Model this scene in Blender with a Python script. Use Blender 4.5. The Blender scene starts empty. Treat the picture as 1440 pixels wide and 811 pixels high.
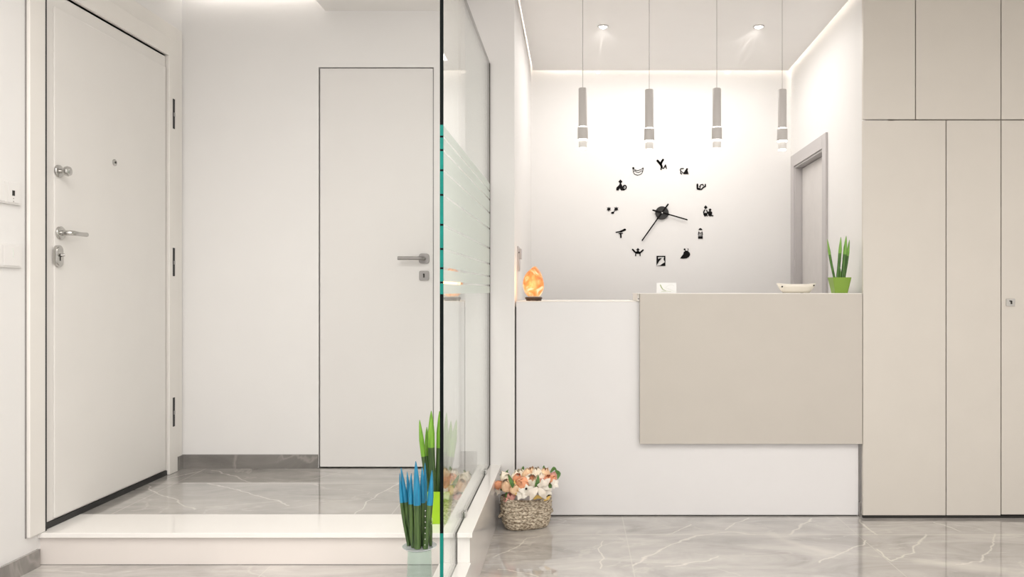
import bpy, bmesh, math, random
from mathutils import Vector, Matrix
random.seed(7)
S = bpy.context.scene
C = S.collection
PI = math.pi

# ------------------------------------------------------------------ camera
EYE = 1.195
cam_d = bpy.data.cameras.new('camera')
cam = bpy.data.objects.new('camera', cam_d); C.objects.link(cam)
cam.location = (0, 0, EYE); cam.rotation_euler = (PI/2, 0, 0)
cam_d.sensor_width = 36; cam_d.lens = 27.6
cam_d.shift_x = -88/1440; cam_d.shift_y = 3.5/1440
cam_d.clip_start = 0.05
S.camera = cam
FOC = 1104.0
def P(px, py, Y):            # a point of the place seen at pixel px,py at distance Y
    return Vector(((px-808)*Y/FOC, Y, EYE+(409-py)*Y/FOC))
def W(px, Y): return (px-808)*Y/FOC
def H(py, Y): return EYE+(409-py)*Y/FOC

# ------------------------------------------------------------------ world, lights, exposure
w = bpy.data.worlds.new('world'); S.world = w; w.use_nodes = True
w.node_tree.nodes['Background'].inputs[0].default_value = (1.0, 0.985, 0.975, 1)
w.node_tree.nodes['Background'].inputs[1].default_value = 1.75
S.view_settings.view_transform = 'Standard'
S.view_settings.look = 'None'
S.view_settings.gamma = 1
S.view_settings.use_curve_mapping = False
S.view_settings.exposure = 0.05

def area(name, loc, sx, sy, power, color=(1, .965, .93), rot=(0, 0, 0), spread=PI):
    l = bpy.data.lights.new(name, 'AREA'); l.shape = 'RECTANGLE'
    l.size = sx; l.size_y = sy; l.energy = power; l.color = color; l.spread = spread
    o = bpy.data.objects.new(name, l); C.objects.link(o)
    o.location = loc; o.rotation_euler = rot
    return o
area('fill_light_front', (1.3, 1.0, 2.78), 2.6, 1.6, 64)  # unseen fill lamp added to brighten the reception
area('fill_light_rear', (0.6, -1.6, 2.78), 2.6, 1.6, 66)  # unseen fill added behind the camera
area('fill_light_landing', (-1.2, 1.2, 2.60), 0.8, 2.0, 40)  # unseen fill added over the lower landing
area('ceiling_light_entrance', (-1.66, 3.3, 2.76), 0.5, 0.9, 26)
area('niche_fill', (0.63, 4.95, 2.78), 1.3, 0.9, 16)  # fill added to brighten the niche, no fitting of its own

# ------------------------------------------------------------------ materials
def mat(name):
    m = bpy.data.materials.new(name); m.use_nodes = True
    return m, m.node_tree.nodes, m.node_tree.links, m.node_tree.nodes['Principled BSDF']
def plain(name, col, rough=.5, metal=0, var=.03, scale=6, bump=0, coat=0, spec=.5):
    m, n, l, b = mat(name)
    tc = n.new('ShaderNodeTexCoord'); nz = n.new('ShaderNodeTexNoise')
    nz.inputs['Scale'].default_value = scale; nz.inputs['Detail'].default_value = 3
    l.new(tc.outputs['Object'], nz.inputs['Vector'])
    r = n.new('ShaderNodeValToRGB')
    a = [max(0, c*(1-var)) for c in col]; z = [min(1, c*(1+var)) for c in col]
    r.color_ramp.elements[0].position = .3; r.color_ramp.elements[1].position = .7
    r.color_ramp.elements[0].color = (*a, 1); r.color_ramp.elements[1].color = (*z, 1)
    l.new(nz.outputs['Fac'], r.inputs['Fac']); l.new(r.outputs['Color'], b.inputs['Base Color'])
    b.inputs['Roughness'].default_value = rough; b.inputs['Metallic'].default_value = metal
    b.inputs['Specular IOR Level'].default_value = spec
    b.inputs['Coat Weight'].default_value = coat
    if bump:
        bp = n.new('ShaderNodeBump'); bp.inputs['Strength'].default_value = bump; bp.inputs['Distance'].default_value = .002
        n2 = n.new('ShaderNodeTexNoise'); n2.inputs['Scale'].default_value = 120
        l.new(tc.outputs['Object'], n2.inputs['Vector']); l.new(n2.outputs['Fac'], bp.inputs['Height'])
        l.new(bp.outputs['Normal'], b.inputs['Normal'])
    return m
def glow(name, col, strength):
    m, n, l, b = mat(name)
    b.inputs['Base Color'].default_value = (*col, 1)
    b.inputs['Emission Color'].default_value = (*col, 1); b.inputs['Emission Strength'].default_value = strength
    return m
M = {}
M['wall'] = plain('wall_paint', (.80, .785, .77), .6, bump=.03, var=.006)
M['ceiling'] = plain('ceiling_paint', (.87, .85, .83), .35, var=.006)
M['door'] = plain('door_lacquer', (.77, .745, .715), .4, var=.008)
M['door_frame'] = plain('frame_lacquer', (.80, .77, .73), .4, var=.008)
M['wc_door'] = plain('wc_door_lacquer', (.75, .73, .71), .45, var=.006)
M['grey_door'] = plain('grey_door_laminate', (.66, .63, .61), .45, var=.03, scale=9)
M['grey_frame'] = plain('grey_frame_laminate', (.50, .475, .47), .4, var=.015)
M['desk_white'] = plain('desk_white_lacquer', (.79, .775, .77), .3, var=.006)
M['taupe'] = plain('taupe_laminate', (.565, .525, .47), .42, var=.012)
M['cabinet'] = plain('cabinet_laminate', (.66, .62, .56), .42, var=.01)
M['cream_edge'] = plain('cream_edge', (.85, .82, .77), .4)
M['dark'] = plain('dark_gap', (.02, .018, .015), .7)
M['rubber'] = plain('black_rubber', (.012, .012, .012), .45)
M['dark_steel'] = plain('dark_channel', (.10, .09, .08), .4, metal=.5)
M['chrome'] = plain('satin_chrome', (.55, .54, .52), .25, metal=1)
M['steel'] = plain('brushed_steel', (.30, .285, .275), .35, metal=.4)
M['switch'] = plain('switch_plastic', (.80, .78, .76), .3, var=.004)
M['black'] = plain('black_acrylic', (.010, .009, .009), .9, spec=.1)
M['black_hub'] = plain('black_hub', (.014, .013, .012), .5)
M['lamp_white'] = plain('lamp_aluminium', (.56, .53, .51), .4, var=.01)
M['cord'] = plain('lamp_cord', (.42, .40, .38), .5)
M['lit'] = glow('lit_acrylic', (1, .97, .92), 8)
M['led'] = glow('led_strip_light', (1, .93, .84), 20)
M['led_cool'] = glow('entrance_strip_light', (1, .95, .89), 7)
M['spot'] = glow('spot_lens', (1, .97, .92), 12)
M['acrylic'] = plain('clear_acrylic_ring', (.9, .9, .9), .1)
M['lime'] = plain('lime_pot_glaze', (.36, .62, .015), .3, var=.06)
M['lime2'] = plain('olive_lime_pot', (.22, .36, .045), .4, var=.08)
M['soil'] = plain('potting_soil', (.05, .035, .02), .9, var=.4, scale=80)
M['ceramic'] = plain('ivory_ceramic', (.85, .80, .70), .25)
M['paper'] = plain('white_card', (.88, .88, .87), .6, var=.004)
M['sprig'] = plain('sprig_green', (.35, .42, .16), .6)
M['sprig_pale'] = plain('sprig_grey', (.62, .66, .60), .6)
M['peach'] = plain('peach_petal', (.94, .60, .38), .55, var=.22, scale=45)
M['coral'] = plain('coral_petal', (.93, .40, .22), .55, var=.18, scale=45)
M['cream'] = plain('cream_petal', (.95, .85, .70), .55, var=.1, scale=40)
M['pink'] = plain('pink_petal', (.86, .42, .36), .55, var=.18, scale=45)
M['ivory'] = plain('ivory_petal', (.84, .79, .70), .55, var=.06, scale=40)
M['leaf'] = plain('silk_leaf', (.07, .17, .03), .5, var=.3, scale=40)
M['yellow'] = plain('raffia_yellow', (.70, .46, .12), .5, var=.2, scale=60)
M['ribbon'] = plain('satin_ribbon', (.80, .72, .62), .35, var=.05, scale=40)
M['liner'] = plain('cloth_liner', (.74, .70, .68), .8)
M['wood'] = plain('dark_wood_base', (.04, .022, .014), .4, var=.3, scale=40)
M['dish'] = plain('silver_dish', (.55, .58, .59), .25, metal=.3)
M['wire'] = plain('silver_wire', (.75, .75, .72), .3, metal=1)

def cyl_leaf_mat(name, col, dark):
    m, n, l, b = mat(name)
    tc = n.new('ShaderNodeTexCoord'); mp = n.new('ShaderNodeMapping'); mp.inputs['Scale'].default_value = (180, 180, 10)
    nz = n.new('ShaderNodeTexNoise'); nz.inputs['Scale'].default_value = 1; nz.inputs['Detail'].default_value = 4
    l.new(tc.outputs['Object'], mp.inputs['Vector']); l.new(mp.outputs['Vector'], nz.inputs['Vector'])
    r = n.new('ShaderNodeValToRGB'); r.color_ramp.elements[0].position = .35; r.color_ramp.elements[1].position = .68
    r.color_ramp.elements[0].color = (*dark, 1); r.color_ramp.elements[1].color = (*col, 1)
    l.new(nz.outputs['Fac'], r.inputs['Fac']); l.new(r.outputs['Color'], b.inputs['Base Color'])
    b.inputs['Roughness'].default_value = .4
    return m
M['sans'] = cyl_leaf_mat('sansevieria_green', (.085, .15, .035), (.02, .05, .012))
M['tip_blue'] = cyl_leaf_mat('blue_painted_tip', (.015, .25, .42), (.008, .15, .28))
M['tip_green'] = cyl_leaf_mat('bright_green_tip', (.24, .46, .05), (.12, .30, .02))
M['sans2'] = cyl_leaf_mat('sansevieria_mid_green', (.10, .24, .03), (.025, .09, .01))
M['tip_green2'] = cyl_leaf_mat('mid_green_tip', (.24, .45, .08), (.12, .30, .03))

def seg_nodes(n, l, vec, a, b):      # distance from vec (z ignored) to the segment a-b
    a = Vector((a[0], a[1], 0)); b = Vector((b[0], b[1], 0)); d = b-a
    s = n.new('ShaderNodeVectorMath'); s.operation = 'SUBTRACT'; l.new(vec, s.inputs[0]); s.inputs[1].default_value = a
    t = n.new('ShaderNodeVectorMath'); t.operation = 'DOT_PRODUCT'; l.new(s.outputs[0], t.inputs[0]); t.inputs[1].default_value = d/(d.length_squared+1e-9)
    c = n.new('ShaderNodeClamp'); l.new(t.outputs['Value'], c.inputs[0])
    v = n.new('ShaderNodeVectorMath'); v.operation = 'SCALE'; v.inputs[0].default_value = d; l.new(c.outputs[0], v.inputs['Scale'])
    e = n.new('ShaderNodeVectorMath'); e.operation = 'DISTANCE'; l.new(s.outputs[0], e.inputs[0]); l.new(v.outputs[0], e.inputs[1])
    return e.outputs['Value']
def marble(name, base, veins, jx, jy, rough=.045, flip=False, seedoff=0, vein_col=(.72, .68, .62)):
    m, n, l, b = mat(name)
    g = n.new('ShaderNodeNewGeometry')
    pos = g.outputs['Position']
    def mth(op, a, bb=None, c=None):
        x = n.new('ShaderNodeMath'); x.operation = op
        for i, q in enumerate((a, bb, c)):
            if q is None: continue
            if isinstance(q, (int, float)): x.inputs[i].default_value = q
            else: l.new(q, x.inputs[i])
        return x.outputs[0]
    # stretched cloud pattern
    mp = n.new('ShaderNodeMapping'); mp.inputs['Location'].default_value = (seedoff, seedoff*.7, 0)
    mp.inputs['Rotation'].default_value = (0, 0, .5); mp.inputs['Scale'].default_value = (1.6, 4.0, 2.5)
    l.new(pos, mp.inputs['Vector'])
    nz = n.new('ShaderNodeTexNoise'); nz.inputs['Scale'].default_value = 1.3; nz.inputs['Detail'].default_value = 8
    nz.inputs['Roughness'].default_value = .62; nz.inputs['Distortion'].default_value = .8
    l.new(mp.outputs['Vector'], nz.inputs['Vector'])
    r = n.new('ShaderNodeValToRGB')
    r.color_ramp.elements[0].position = .28; r.color_ramp.elements[1].position = .74
    r.color_ramp.elements[0].color = tuple(c*.66 for c in base)+(1,)
    r.color_ramp.elements[1].color = tuple(min(1, c*1.36) for c in base)+(1,)
    l.new(nz.outputs['Fac'], r.inputs['Fac'])
    col = r.outputs['Color']
    # wandering fine veins
    n2 = n.new('ShaderNodeTexNoise'); n2.inputs['Scale'].default_value = 1.1; n2.inputs['Detail'].default_value = 5; n2.inputs['Distortion'].default_value = 1.2
    mp2 = n.new('ShaderNodeMapping'); mp2.inputs['Location'].default_value = (3+seedoff, 7, 1); mp2.inputs['Rotation'].default_value = (0, 0, -.6); mp2.inputs['Scale'].default_value = (1, 2.2, 1)
    l.new(pos, mp2.inputs['Vector']); l.new(mp2.outputs['Vector'], n2.inputs['Vector'])
    av = mth('ABSOLUTE', mth('SUBTRACT', n2.outputs['Fac'], .5))
    vm = mth('MULTIPLY', mth('SUBTRACT', 1, mth('SMOOTH_MIN', mth('DIVIDE', av, .012), 1, .1)), .35)
    mx = n.new('ShaderNodeMix'); mx.data_type = 'RGBA'; l.new(mth('MAXIMUM', vm, 0), mx.inputs['Factor']); l.new(col, mx.inputs['A']); mx.inputs['B'].default_value = (*vein_col, 1)
    col = mx.outputs['Result']
    if veins:
        wn = n.new('ShaderNodeTexNoise'); wn.inputs['Scale'].default_value = 9; wn.inputs['Detail'].default_value = 3
        l.new(pos, wn.inputs['Vector'])
        wv = n.new('ShaderNodeVectorMath'); wv.operation = 'SUBTRACT'; l.new(wn.outputs['Color'], wv.inputs[0]); wv.inputs[1].default_value = (.5, .5, .5)
        ws = n.new('ShaderNodeVectorMath'); ws.operation = 'MULTIPLY'; l.new(wv.outputs[0], ws.inputs[0]); ws.inputs[1].default_value = (.05, .09, 0)
        wa = n.new('ShaderNodeVectorMath'); wa.operation = 'ADD'; l.new(pos, wa.inputs[0]); l.new(ws.outputs[0], wa.inputs[1])
        fl = n.new('ShaderNodeVectorMath'); fl.operation = 'MULTIPLY'; l.new(wa.outputs[0], fl.inputs[0]); fl.inputs[1].default_value = (1, 1, 0)
        dist = None
        for pts, wd, *st in veins:
            for a, bb in zip(pts, pts[1:]):
                d = mth('DIVIDE', seg_nodes(n, l, fl.outputs[0], a, bb), wd)
                if st: d = mth('ADD', mth('MULTIPLY', d, st[0]), 1-st[0])
                dist = d if dist is None else mth('MINIMUM', dist, d)
        f = mth('MULTIPLY', mth('MAXIMUM', mth('SUBTRACT', 1, dist), 0), .85)
        m3 = n.new('ShaderNodeMix'); m3.data_type = 'RGBA'; l.new(f, m3.inputs['Factor']); l.new(col, m3.inputs['A']); m3.inputs['B'].default_value = (*[c*1.08 for c in vein_col], 1)
        col = m3.outputs['Result']
    sp = n.new('ShaderNodeSeparateXYZ'); l.new(pos, sp.inputs[0])
    jd = None
    for ax, vals in ((0, jx), (1, jy)):
        for v in vals:
            d = mth('ABSOLUTE', mth('SUBTRACT', sp.outputs[ax], v))
            if ax == 1: d = mth('MULTIPLY', d, .28)
            jd = d if jd is None else mth('MINIMUM', jd, d)
    if jd is not None:
        jf = mth('MULTIPLY', mth('LESS_THAN', jd, .0021), .55)
        m4 = n.new('ShaderNodeMix'); m4.data_type = 'RGBA'; l.new(jf, m4.inputs['Factor']); l.new(col, m4.inputs['A']); m4.inputs['B'].default_value = (.66, .62, .57, 1)
        col = m4.outputs['Result']
    l.new(col, b.inputs['Base Color'])
    b.inputs['Roughness'].default_value = rough
    b.inputs['Coat Weight'].default_value = .6; b.inputs['Coat Roughness'].default_value = .02
    return m
def fp(h, *pts):                     # floor points under pixels
    out = []
    for x, y in pts:
        Y = h*FOC/(y-409); out.append(((x-808)*Y/FOC, Y))
    return out
F0 = 1.195; F2 = .915
V0 = [(fp(F0, (694, 783), (728, 768), (740.5, 756), (767, 751)), .006), (fp(F0, (843, 797), (848, 785), (843, 770), (847, 760)), .005),
      (fp(F0, (891.6, 795), (918, 778.5), (942, 766), (978, 752), (1022, 748), (1060, 751)), .008),
      (fp(F0, (938, 751.6), (970, 738)), .006), (fp(F0, (1018, 744), (1052.7, 728)), .006),
      (fp(F0, (1107, 750), (1127, 738), (1143, 730)), .009), (fp(F0, (1087, 752), (1123, 766), (1159, 776.5)), .05, .4),
      (fp(F0, (1218, 760), (1179.5, 780.5), (1150, 790)), .007), (fp(F0, (938, 795), (990, 790), (1010, 782)), .007),
      (fp(F0, (1208.6, 730), (1219, 743), (1232, 751)), .008), (fp(F0, (1232, 773), (1255.5, 788.7), (1284, 774), (1303.6, 751)), .007),
      (fp(F0, (1315, 734), (1352, 747)), .007), (fp(F0, (1400, 751), (1396, 769), (1383, 782), (1378, 790), (1346.6, 794)), .006),
      (fp(F0, (1300, 790), (1350, 796), (1440, 806)), .07, .4), (fp(F0, (700, 800), (760, 810)), .005)]
V2 = [(fp(F2, (299, 661), (328, 670), (354.6, 677.6)), .007), (fp(F2, (290, 679), (354.6, 694), (405, 710)), .006),
      (fp(F2, (202.6, 683.7), (240, 700), (271, 716.6)), .006), (fp(F2, (240, 672), (283.7, 661)), .005), (fp(F2, (530, 697), (560, 680)), .006),
      (fp(F2, (500, 722), (530, 697)), .004), (fp(F2, (410, 677), (449, 671), (480, 664)), .004)]
BASE = (.46, .437, .412)
M['marble'] = marble('grey_marble_floor', BASE, V0, (.252, 1.388, -.884, 2.52), (3.852, 3.24, 2.63, 2.02, 4.46))
M['marble2'] = marble('grey_marble_upper_landing', (.385, .365, .34), V2, (-.75, -1.90), (3.74,), seedoff=5)
M['marble1'] = marble('grey_marble_lower_landing', BASE, [], (-1.15,), (2.3, 1.7), seedoff=2)
M['skirt'] = marble('grey_marble_skirting', (.23, .215, .20), [], (), (), rough=.2, seedoff=3, vein_col=(.5, .47, .43))
M['white_marble'] = plain('white_marble', (.86, .835, .80), .12, var=.015, scale=2, coat=.3)
M['riser'] = plain('cream_marble_riser', (.74, .69, .65), .2, var=.03, scale=2)

# glass: clear transmission with real fresnel reflection at each face
def glass_mat(name, tint, rough=0.0):
    m, n, l, b = mat(name); n.remove(b)
    tr = n.new('ShaderNodeBsdfTransparent'); tr.inputs[0].default_value = (*tint, 1)
    gl = n.new('ShaderNodeBsdfGlossy'); gl.inputs['Roughness'].default_value = rough; gl.inputs[0].default_value = (1, 1, 1, 1)
    fr = n.new('ShaderNodeFresnel')
    g = n.new('ShaderNodeNewGeometry')
    # same reflectance from either side of the sheet
    mr = n.new('ShaderNodeMix'); mr.data_type = 'FLOAT'
    l.new(g.outputs['Backfacing'], mr.inputs['Factor'])
    mr.inputs['A'].default_value = 1.5; mr.inputs['B'].default_value = 1/1.5
    l.new(mr.outputs[0], fr.inputs['IOR'])
    mx = n.new('ShaderNodeMixShader'); l.new(fr.outputs[0], mx.inputs[0]); l.new(tr.outputs[0], mx.inputs[1]); l.new(gl.outputs[0], mx.inputs[2])
    l.new(mx.outputs[0], n['Material Output'].inputs[0])
    return m
M['glass'] = glass_mat('clear_glass', (.965, .985, .975))
m, n, l, b = mat('frosted_film'); M['film'] = m
tr = n.new('ShaderNodeBsdfTransparent'); tr.inputs[0].default_value = (.97, 1, .98, 1)
df = n.new('ShaderNodeBsdfDiffuse'); df.inputs[0].default_value = (.86, .885, .865, 1)
tl = n.new('ShaderNodeBsdfTranslucent'); tl.inputs[0].default_value = (.86, .89, .87, 1)
m1 = n.new('ShaderNodeMixShader'); m1.inputs[0].default_value = .5; l.new(df.outputs[0], m1.inputs[1]); l.new(tl.outputs[0], m1.inputs[2])
nz = n.new('ShaderNodeTexNoise'); nz.inputs['Scale'].default_value = 300
mr = n.new('ShaderNodeMapRange'); mr.inputs['To Min'].default_value = .60; mr.inputs['To Max'].default_value = .72; l.new(nz.outputs['Fac'], mr.inputs['Value'])
m2 = n.new('ShaderNodeMixShader'); l.new(mr.outputs[0], m2.inputs[0]); l.new(tr.outputs[0], m2.inputs[1]); l.new(m1.outputs[0], m2.inputs[2])
l.new(m2.outputs[0], n['Material Output'].inputs[0])
M['edge_unlit'] = plain('painted_edge_dark', (.002, .004, .004), .6, spec=.1)  # painted dark: stretches of glass edge that catch no film light
M['edge_glow'] = plain('painted_edge_glow', (.004, .19, .155), .3, spec=.2, var=.1, scale=30)  # teal painted in for light the frosted film sends into the edge
M['glass_pot'] = glass_mat('green_glass_stand', (.80, .90, .87), .1)
M['edge_steel'] = M['dark_steel']

# woven seagrass
m, n, l, b = mat('woven_seagrass'); M['weave'] = m
tc = n.new('ShaderNodeTexCoord'); mp = n.new('ShaderNodeMapping'); mp.inputs['Scale'].default_value = (1, 1, 2.6)
nz = n.new('ShaderNodeTexNoise'); nz.inputs['Scale'].default_value = 75; nz.inputs['Detail'].default_value = 4
l.new(tc.outputs['Object'], mp.inputs[0]); l.new(mp.outputs[0], nz.inputs['Vector'])
r = n.new('ShaderNodeValToRGB'); r.color_ramp.elements[0].position = .36; r.color_ramp.elements[1].position = .62
r.color_ramp.elements[0].color = (.15, .10, .055, 1); r.color_ramp.elements[1].color = (.72, .63, .49, 1)
l.new(nz.outputs['Fac'], r.inputs[0]); l.new(r.outputs[0], b.inputs['Base Color']); b.inputs['Roughness'].default_value = .7

# salt crystal, lit from inside
m, n, l, b = mat('lit_salt_crystal'); M['salt'] = m
tc = n.new('ShaderNodeTexCoord')
vo = n.new('ShaderNodeTexNoise'); vo.inputs['Scale'].default_value = 17; vo.inputs['Detail'].default_value = 5; vo.inputs['Distortion'].default_value = 1.5
l.new(tc.outputs['Object'], vo.inputs['Vector'])
r = n.new('ShaderNodeValToRGB'); e = r.color_ramp.elements
e[0].position = .34; e[0].color = (.52, .11, .03, 1); e[1].position = .66; e[1].color = (1.25, .95, .60, 1)
x = e.new(.45); x.color = (.80, .26, .05, 1); x = e.new(.55); x.color = (.95, .48, .16, 1)
l.new(vo.outputs['Fac'], r.inputs[0])
b.inputs['Base Color'].default_value = (.35, .14, .05, 1); l.new(r.outputs[0], b.inputs['Emission Color']); b.inputs['Emission Strength'].default_value = .72
b.inputs['Roughness'].default_value = .35

# ------------------------------------------------------------------ mesh helpers
def link(name, bm, m, parent=None, smooth=False, kind=None):
    me = bpy.data.meshes.new(name); bmesh.ops.recalc_face_normals(bm, faces=bm.faces); bm.to_mesh(me); bm.free()
    o = bpy.data.objects.new(name, me); C.objects.link(o)
    for q in (m if isinstance(m, (list, tuple)) else [m]): me.materials.append(q)
    if smooth:
        for p in me.polygons: p.use_smooth = True
    if parent: o.parent = parent; o.matrix_parent_inverse = parent_inv(parent)
    if kind: o['kind'] = kind
    return o
def parent_inv(p):
    mtx = Matrix.Identity(4); q = p
    chain = []
    while q: chain.append(q); q = q.parent
    for q in reversed(chain):
        mtx = mtx @ q.matrix_parent_inverse @ Matrix.LocRotScale(q.location, q.rotation_euler, q.scale)
    return mtx.inverted()
def box(bm, x0, x1, y0, y1, z0, z1, bev=0, mi=0):
    r = bmesh.ops.create_cube(bm, size=1)
    vs = r['verts']
    for v in vs:
        v.co = Vector((x0+(v.co.x+.5)*(x1-x0), y0+(v.co.y+.5)*(y1-y0), z0+(v.co.z+.5)*(z1-z0)))
    if bev:
        es = list({e for v in vs for e in v.link_edges})
        bmesh.ops.bevel(bm, geom=es, offset=bev, segments=2, affect='EDGES', profile=.6)
def B(name, bx, m, parent=None, bev=0, kind=None):      # one mesh of one or many boxes
    bm = bmesh.new()
    for q in (bx if isinstance(bx[0], (tuple, list)) else [bx]): box(bm, *q, bev=bev)
    return link(name, bm, m, parent, kind=kind)
def prism(bm, pts, axis, t0, t1):                      # polygon in the plane across `axis`, extruded t0..t1
    def mk(p, t):
        return {'y': (p[0], t, p[1]), 'x': (t, p[0], p[1]), 'z': (p[0], p[1], t)}[axis]
    a = [bm.verts.new(mk(p, t0)) for p in pts]; c = [bm.verts.new(mk(p, t1)) for p in pts]
    k = len(pts)
    bm.faces.new(a); bm.faces.new(list(reversed(c)))
    for i in range(k): bm.faces.new((a[i], c[i], c[(i+1) % k], a[(i+1) % k]))
def lathe(bm, prof, c, axis='z', seg=32):
    # prof: (r, h) list
    rings = []
    for r, h in prof:
        ring = []
        for i in range(seg):
            t = 2*PI*i/seg; a, b_ = r*math.cos(t), r*math.sin(t)
            v = {'z': (c[0]+a, c[1]+b_, c[2]+h), 'x': (c[0]+h, c[1]+a, c[2]+b_), 'y': (c[0]+a, c[1]+h, c[2]+b_)}[axis]
            ring.append(bm.verts.new(v))
        rings.append(ring)
    for p, q in zip(rings, rings[1:]):
        for i in range(seg): bm.faces.new((p[i], p[(i+1) % seg], q[(i+1) % seg], q[i]))
    bm.faces.new(rings[0]); bm.faces.new(list(reversed(rings[-1])))
def tube(bm, pts, rad, seg=10):
    pts = [Vector(p) for p in pts]; rs = rad if isinstance(rad, (list, tuple)) else [rad]*len(pts)
    rings = []; up = None
    for i, p in enumerate(pts):
        d = (pts[min(i+1, len(pts)-1)]-pts[max(i-1, 0)]).normalized()
        if up is None: up = Vector((0, 0, 1)) if abs(d.z) < .9 else Vector((1, 0, 0))
        s = d.cross(up).normalized(); u = s.cross(d).normalized(); up = u
        rings.append([bm.verts.new(p+rs[i]*(math.cos(2*PI*k/seg)*s+math.sin(2*PI*k/seg)*u)) for k in range(seg)])
    for p, q in zip(rings, rings[1:]):
        for k in range(seg): bm.faces.new((p[k], p[(k+1) % seg], q[(k+1) % seg], q[k]))
    bm.faces.new(rings[0]); bm.faces.new(list(reversed(rings[-1])))
def L(name, prof, c, m, parent=None, axis='z', seg=32, smooth=True):
    bm = bmesh.new(); lathe(bm, prof, c, axis, seg); o = link(name, bm, m, parent, smooth)
    if smooth: sharp(o)
    return o
def T(name, pts, rad, m, parent=None, seg=10):
    bm = bmesh.new(); tube(bm, pts, rad, seg); o = link(name, bm, m, parent, True); sharp(o); return o
def sharp(o, ang=40):
    me = o.data; bm = bmesh.new(); bm.from_mesh(me)
    for e in bm.edges:
        if len(e.link_faces) == 2 and e.calc_face_angle(0) > math.radians(ang): e.smooth = False
    bm.to_mesh(me); bm.free()
def empty(name, loc, label=None, cat=None, group=None, kind=None):
    o = bpy.data.objects.new(name, None); C.objects.link(o); o.location = loc; o.empty_display_size = .05
    return tag(o, label, cat, group, kind)
def tag(o, label=None, cat=None, group=None, kind=None):
    if label: o['label'] = label
    if cat: o['category'] = cat
    if group: o['group'] = group
    if kind: o['kind'] = kind
    return o
def ST(o, label, cat): return tag(o, label, cat, kind='structure')
def rrect(cx, cy, w, h, r, seg=5):
    out = []
    for sx, sy, a0 in ((1, 1, 0), (-1, 1, PI/2), (-1, -1, PI), (1, -1, 3*PI/2)):
        for k in range(seg+1):
            a = a0+PI/2*k/seg
            out.append((cx+sx*(w/2-r)+r*math.cos(a), cy+sy*(h/2-r)+r*math.sin(a)))
    return out

# ------------------------------------------------------------------ levels and planes
L1 = .155; L2 = .28            # lower and upper landing
XL = -2.03                     # entrance side wall
YW = 4.06                      # wall behind the upper landing
YP = 4.14                      # pillar and reception front plane
YN = 5.74                      # niche end wall
XS = -.452                     # glass screen
CE = 2.798                     # reception ceiling
SOF = 2.644                    # soffit over the landing
XC = 1.515                     # left edge of the cabinets
YC = 4.13                      # cabinet fronts

# ------------------------------------------------------------------ floors and steps
ST(B('floor', (-.40, 4.2, -3.5, 6.0, -.1, 0), M['marble']), 'polished grey marble tiled floor of the reception', 'floor')
ST(B('floor', (XL-.02, -.515, -3.5, 2.98, -.1, L1), M['marble1']), 'grey marble lower landing before the white step', 'floor')
ST(B('floor', (XL-.02, -.513, 3.222, YW+.15, -.1, L2), M['marble2']), 'grey marble upper landing inside the entrance door', 'floor')
ST(B('trim_1', [(XL-.02, XS-.007, 2.967, 3.2215, L2-.018, L2), (-.512, XS-.007, 3.2215, YP, L2-.018, L2)], M['white_marble'], bev=.002),
   'white marble edge of the upper landing, behind the glass', 'step edge')
ST(B('trim_2', (XS+.007, -.387, 2.967, YP, L2-.018, L2), M['white_marble'], bev=.002), 'narrow white marble curb strip on the reception side of the glass', 'step edge')
ST(B('trim_3', (XL-.02, XS-.007, 2.982, 3.2215, L1-.05, L2-.0185), M['riser']), 'cream marble riser of the step below the entrance door', 'step riser')
ST(B('trim_4', [(XS+.007, -.398, 2.982, YP, -.05, L2-.0185)], M['white_marble']), 'white marble curb side facing the reception floor', 'curb')
ST(B('trim_5', [(-.513, XS-.007, 3.2215, YP, -.05, L2-.0185)], M['white_marble']), 'white marble core of the curb beneath the glass', 'curb')
ST(B('trim_6', [(-.514, XS-.007, -3.5, 2.981, -.05, L1+.008), (XS+.007, -.394, -3.5, 2.981, -.05, L1+.008)], M['white_marble'], bev=.002),
   'white marble border along the lower landing', 'step edge')
ST(B('trim_7', (XL, XS-.008, 2.9795, 2.982, L1, L1+.0025), M['skirt']), 'thin dark joint at the foot of the step riser', 'joint')

# ------------------------------------------------------------------ walls
def hole_wall_x(x0, x1, y0, y1, z0, z1, a, b_, za, zb):   # wall across x with a hole a..b in y
    return [(x0, x1, y0, a, z0, z1), (x0, x1, b_, y1, z0, z1), (x0, x1, a, b_, zb, z1)]+([(x0, x1, a, b_, z0, za)] if za > z0 else [])
ST(B('wall_left', hole_wall_x(XL-.2, XL, -3.5, YW+.2, 0, 3.0, 2.985, 3.91, L2, 2.366), M['wall']), 'white wall on the left with the entrance door', 'wall')
dx0, dx1, dzt = W(448, YW), W(610, YW), H(94.5, YW)
ST(B('wall_back', [(XL, dx0, YW, YW+.15, 0, 3.0), (dx1, -.60, YW, YW+.15, 0, 3.0), (dx0, dx1, YW, YW+.15, dzt, 3.0), (dx0, dx1, YW, YW+.15, 0, L2)], M['wall']),
   'white wall facing the camera behind the upper landing', 'wall')
ST(B('wall_pillar', (-.60, -.317, YP, YP+.20, 0, 3.0), M['wall']), 'narrow white wall end between the glass screen and the desk', 'wall')
ST(B('wall_niche_left', (-.45, -.317, YP+.20, YN+.1, 0, 3.0), M['wall']), 'white left side wall of the reception niche', 'wall')
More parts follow.
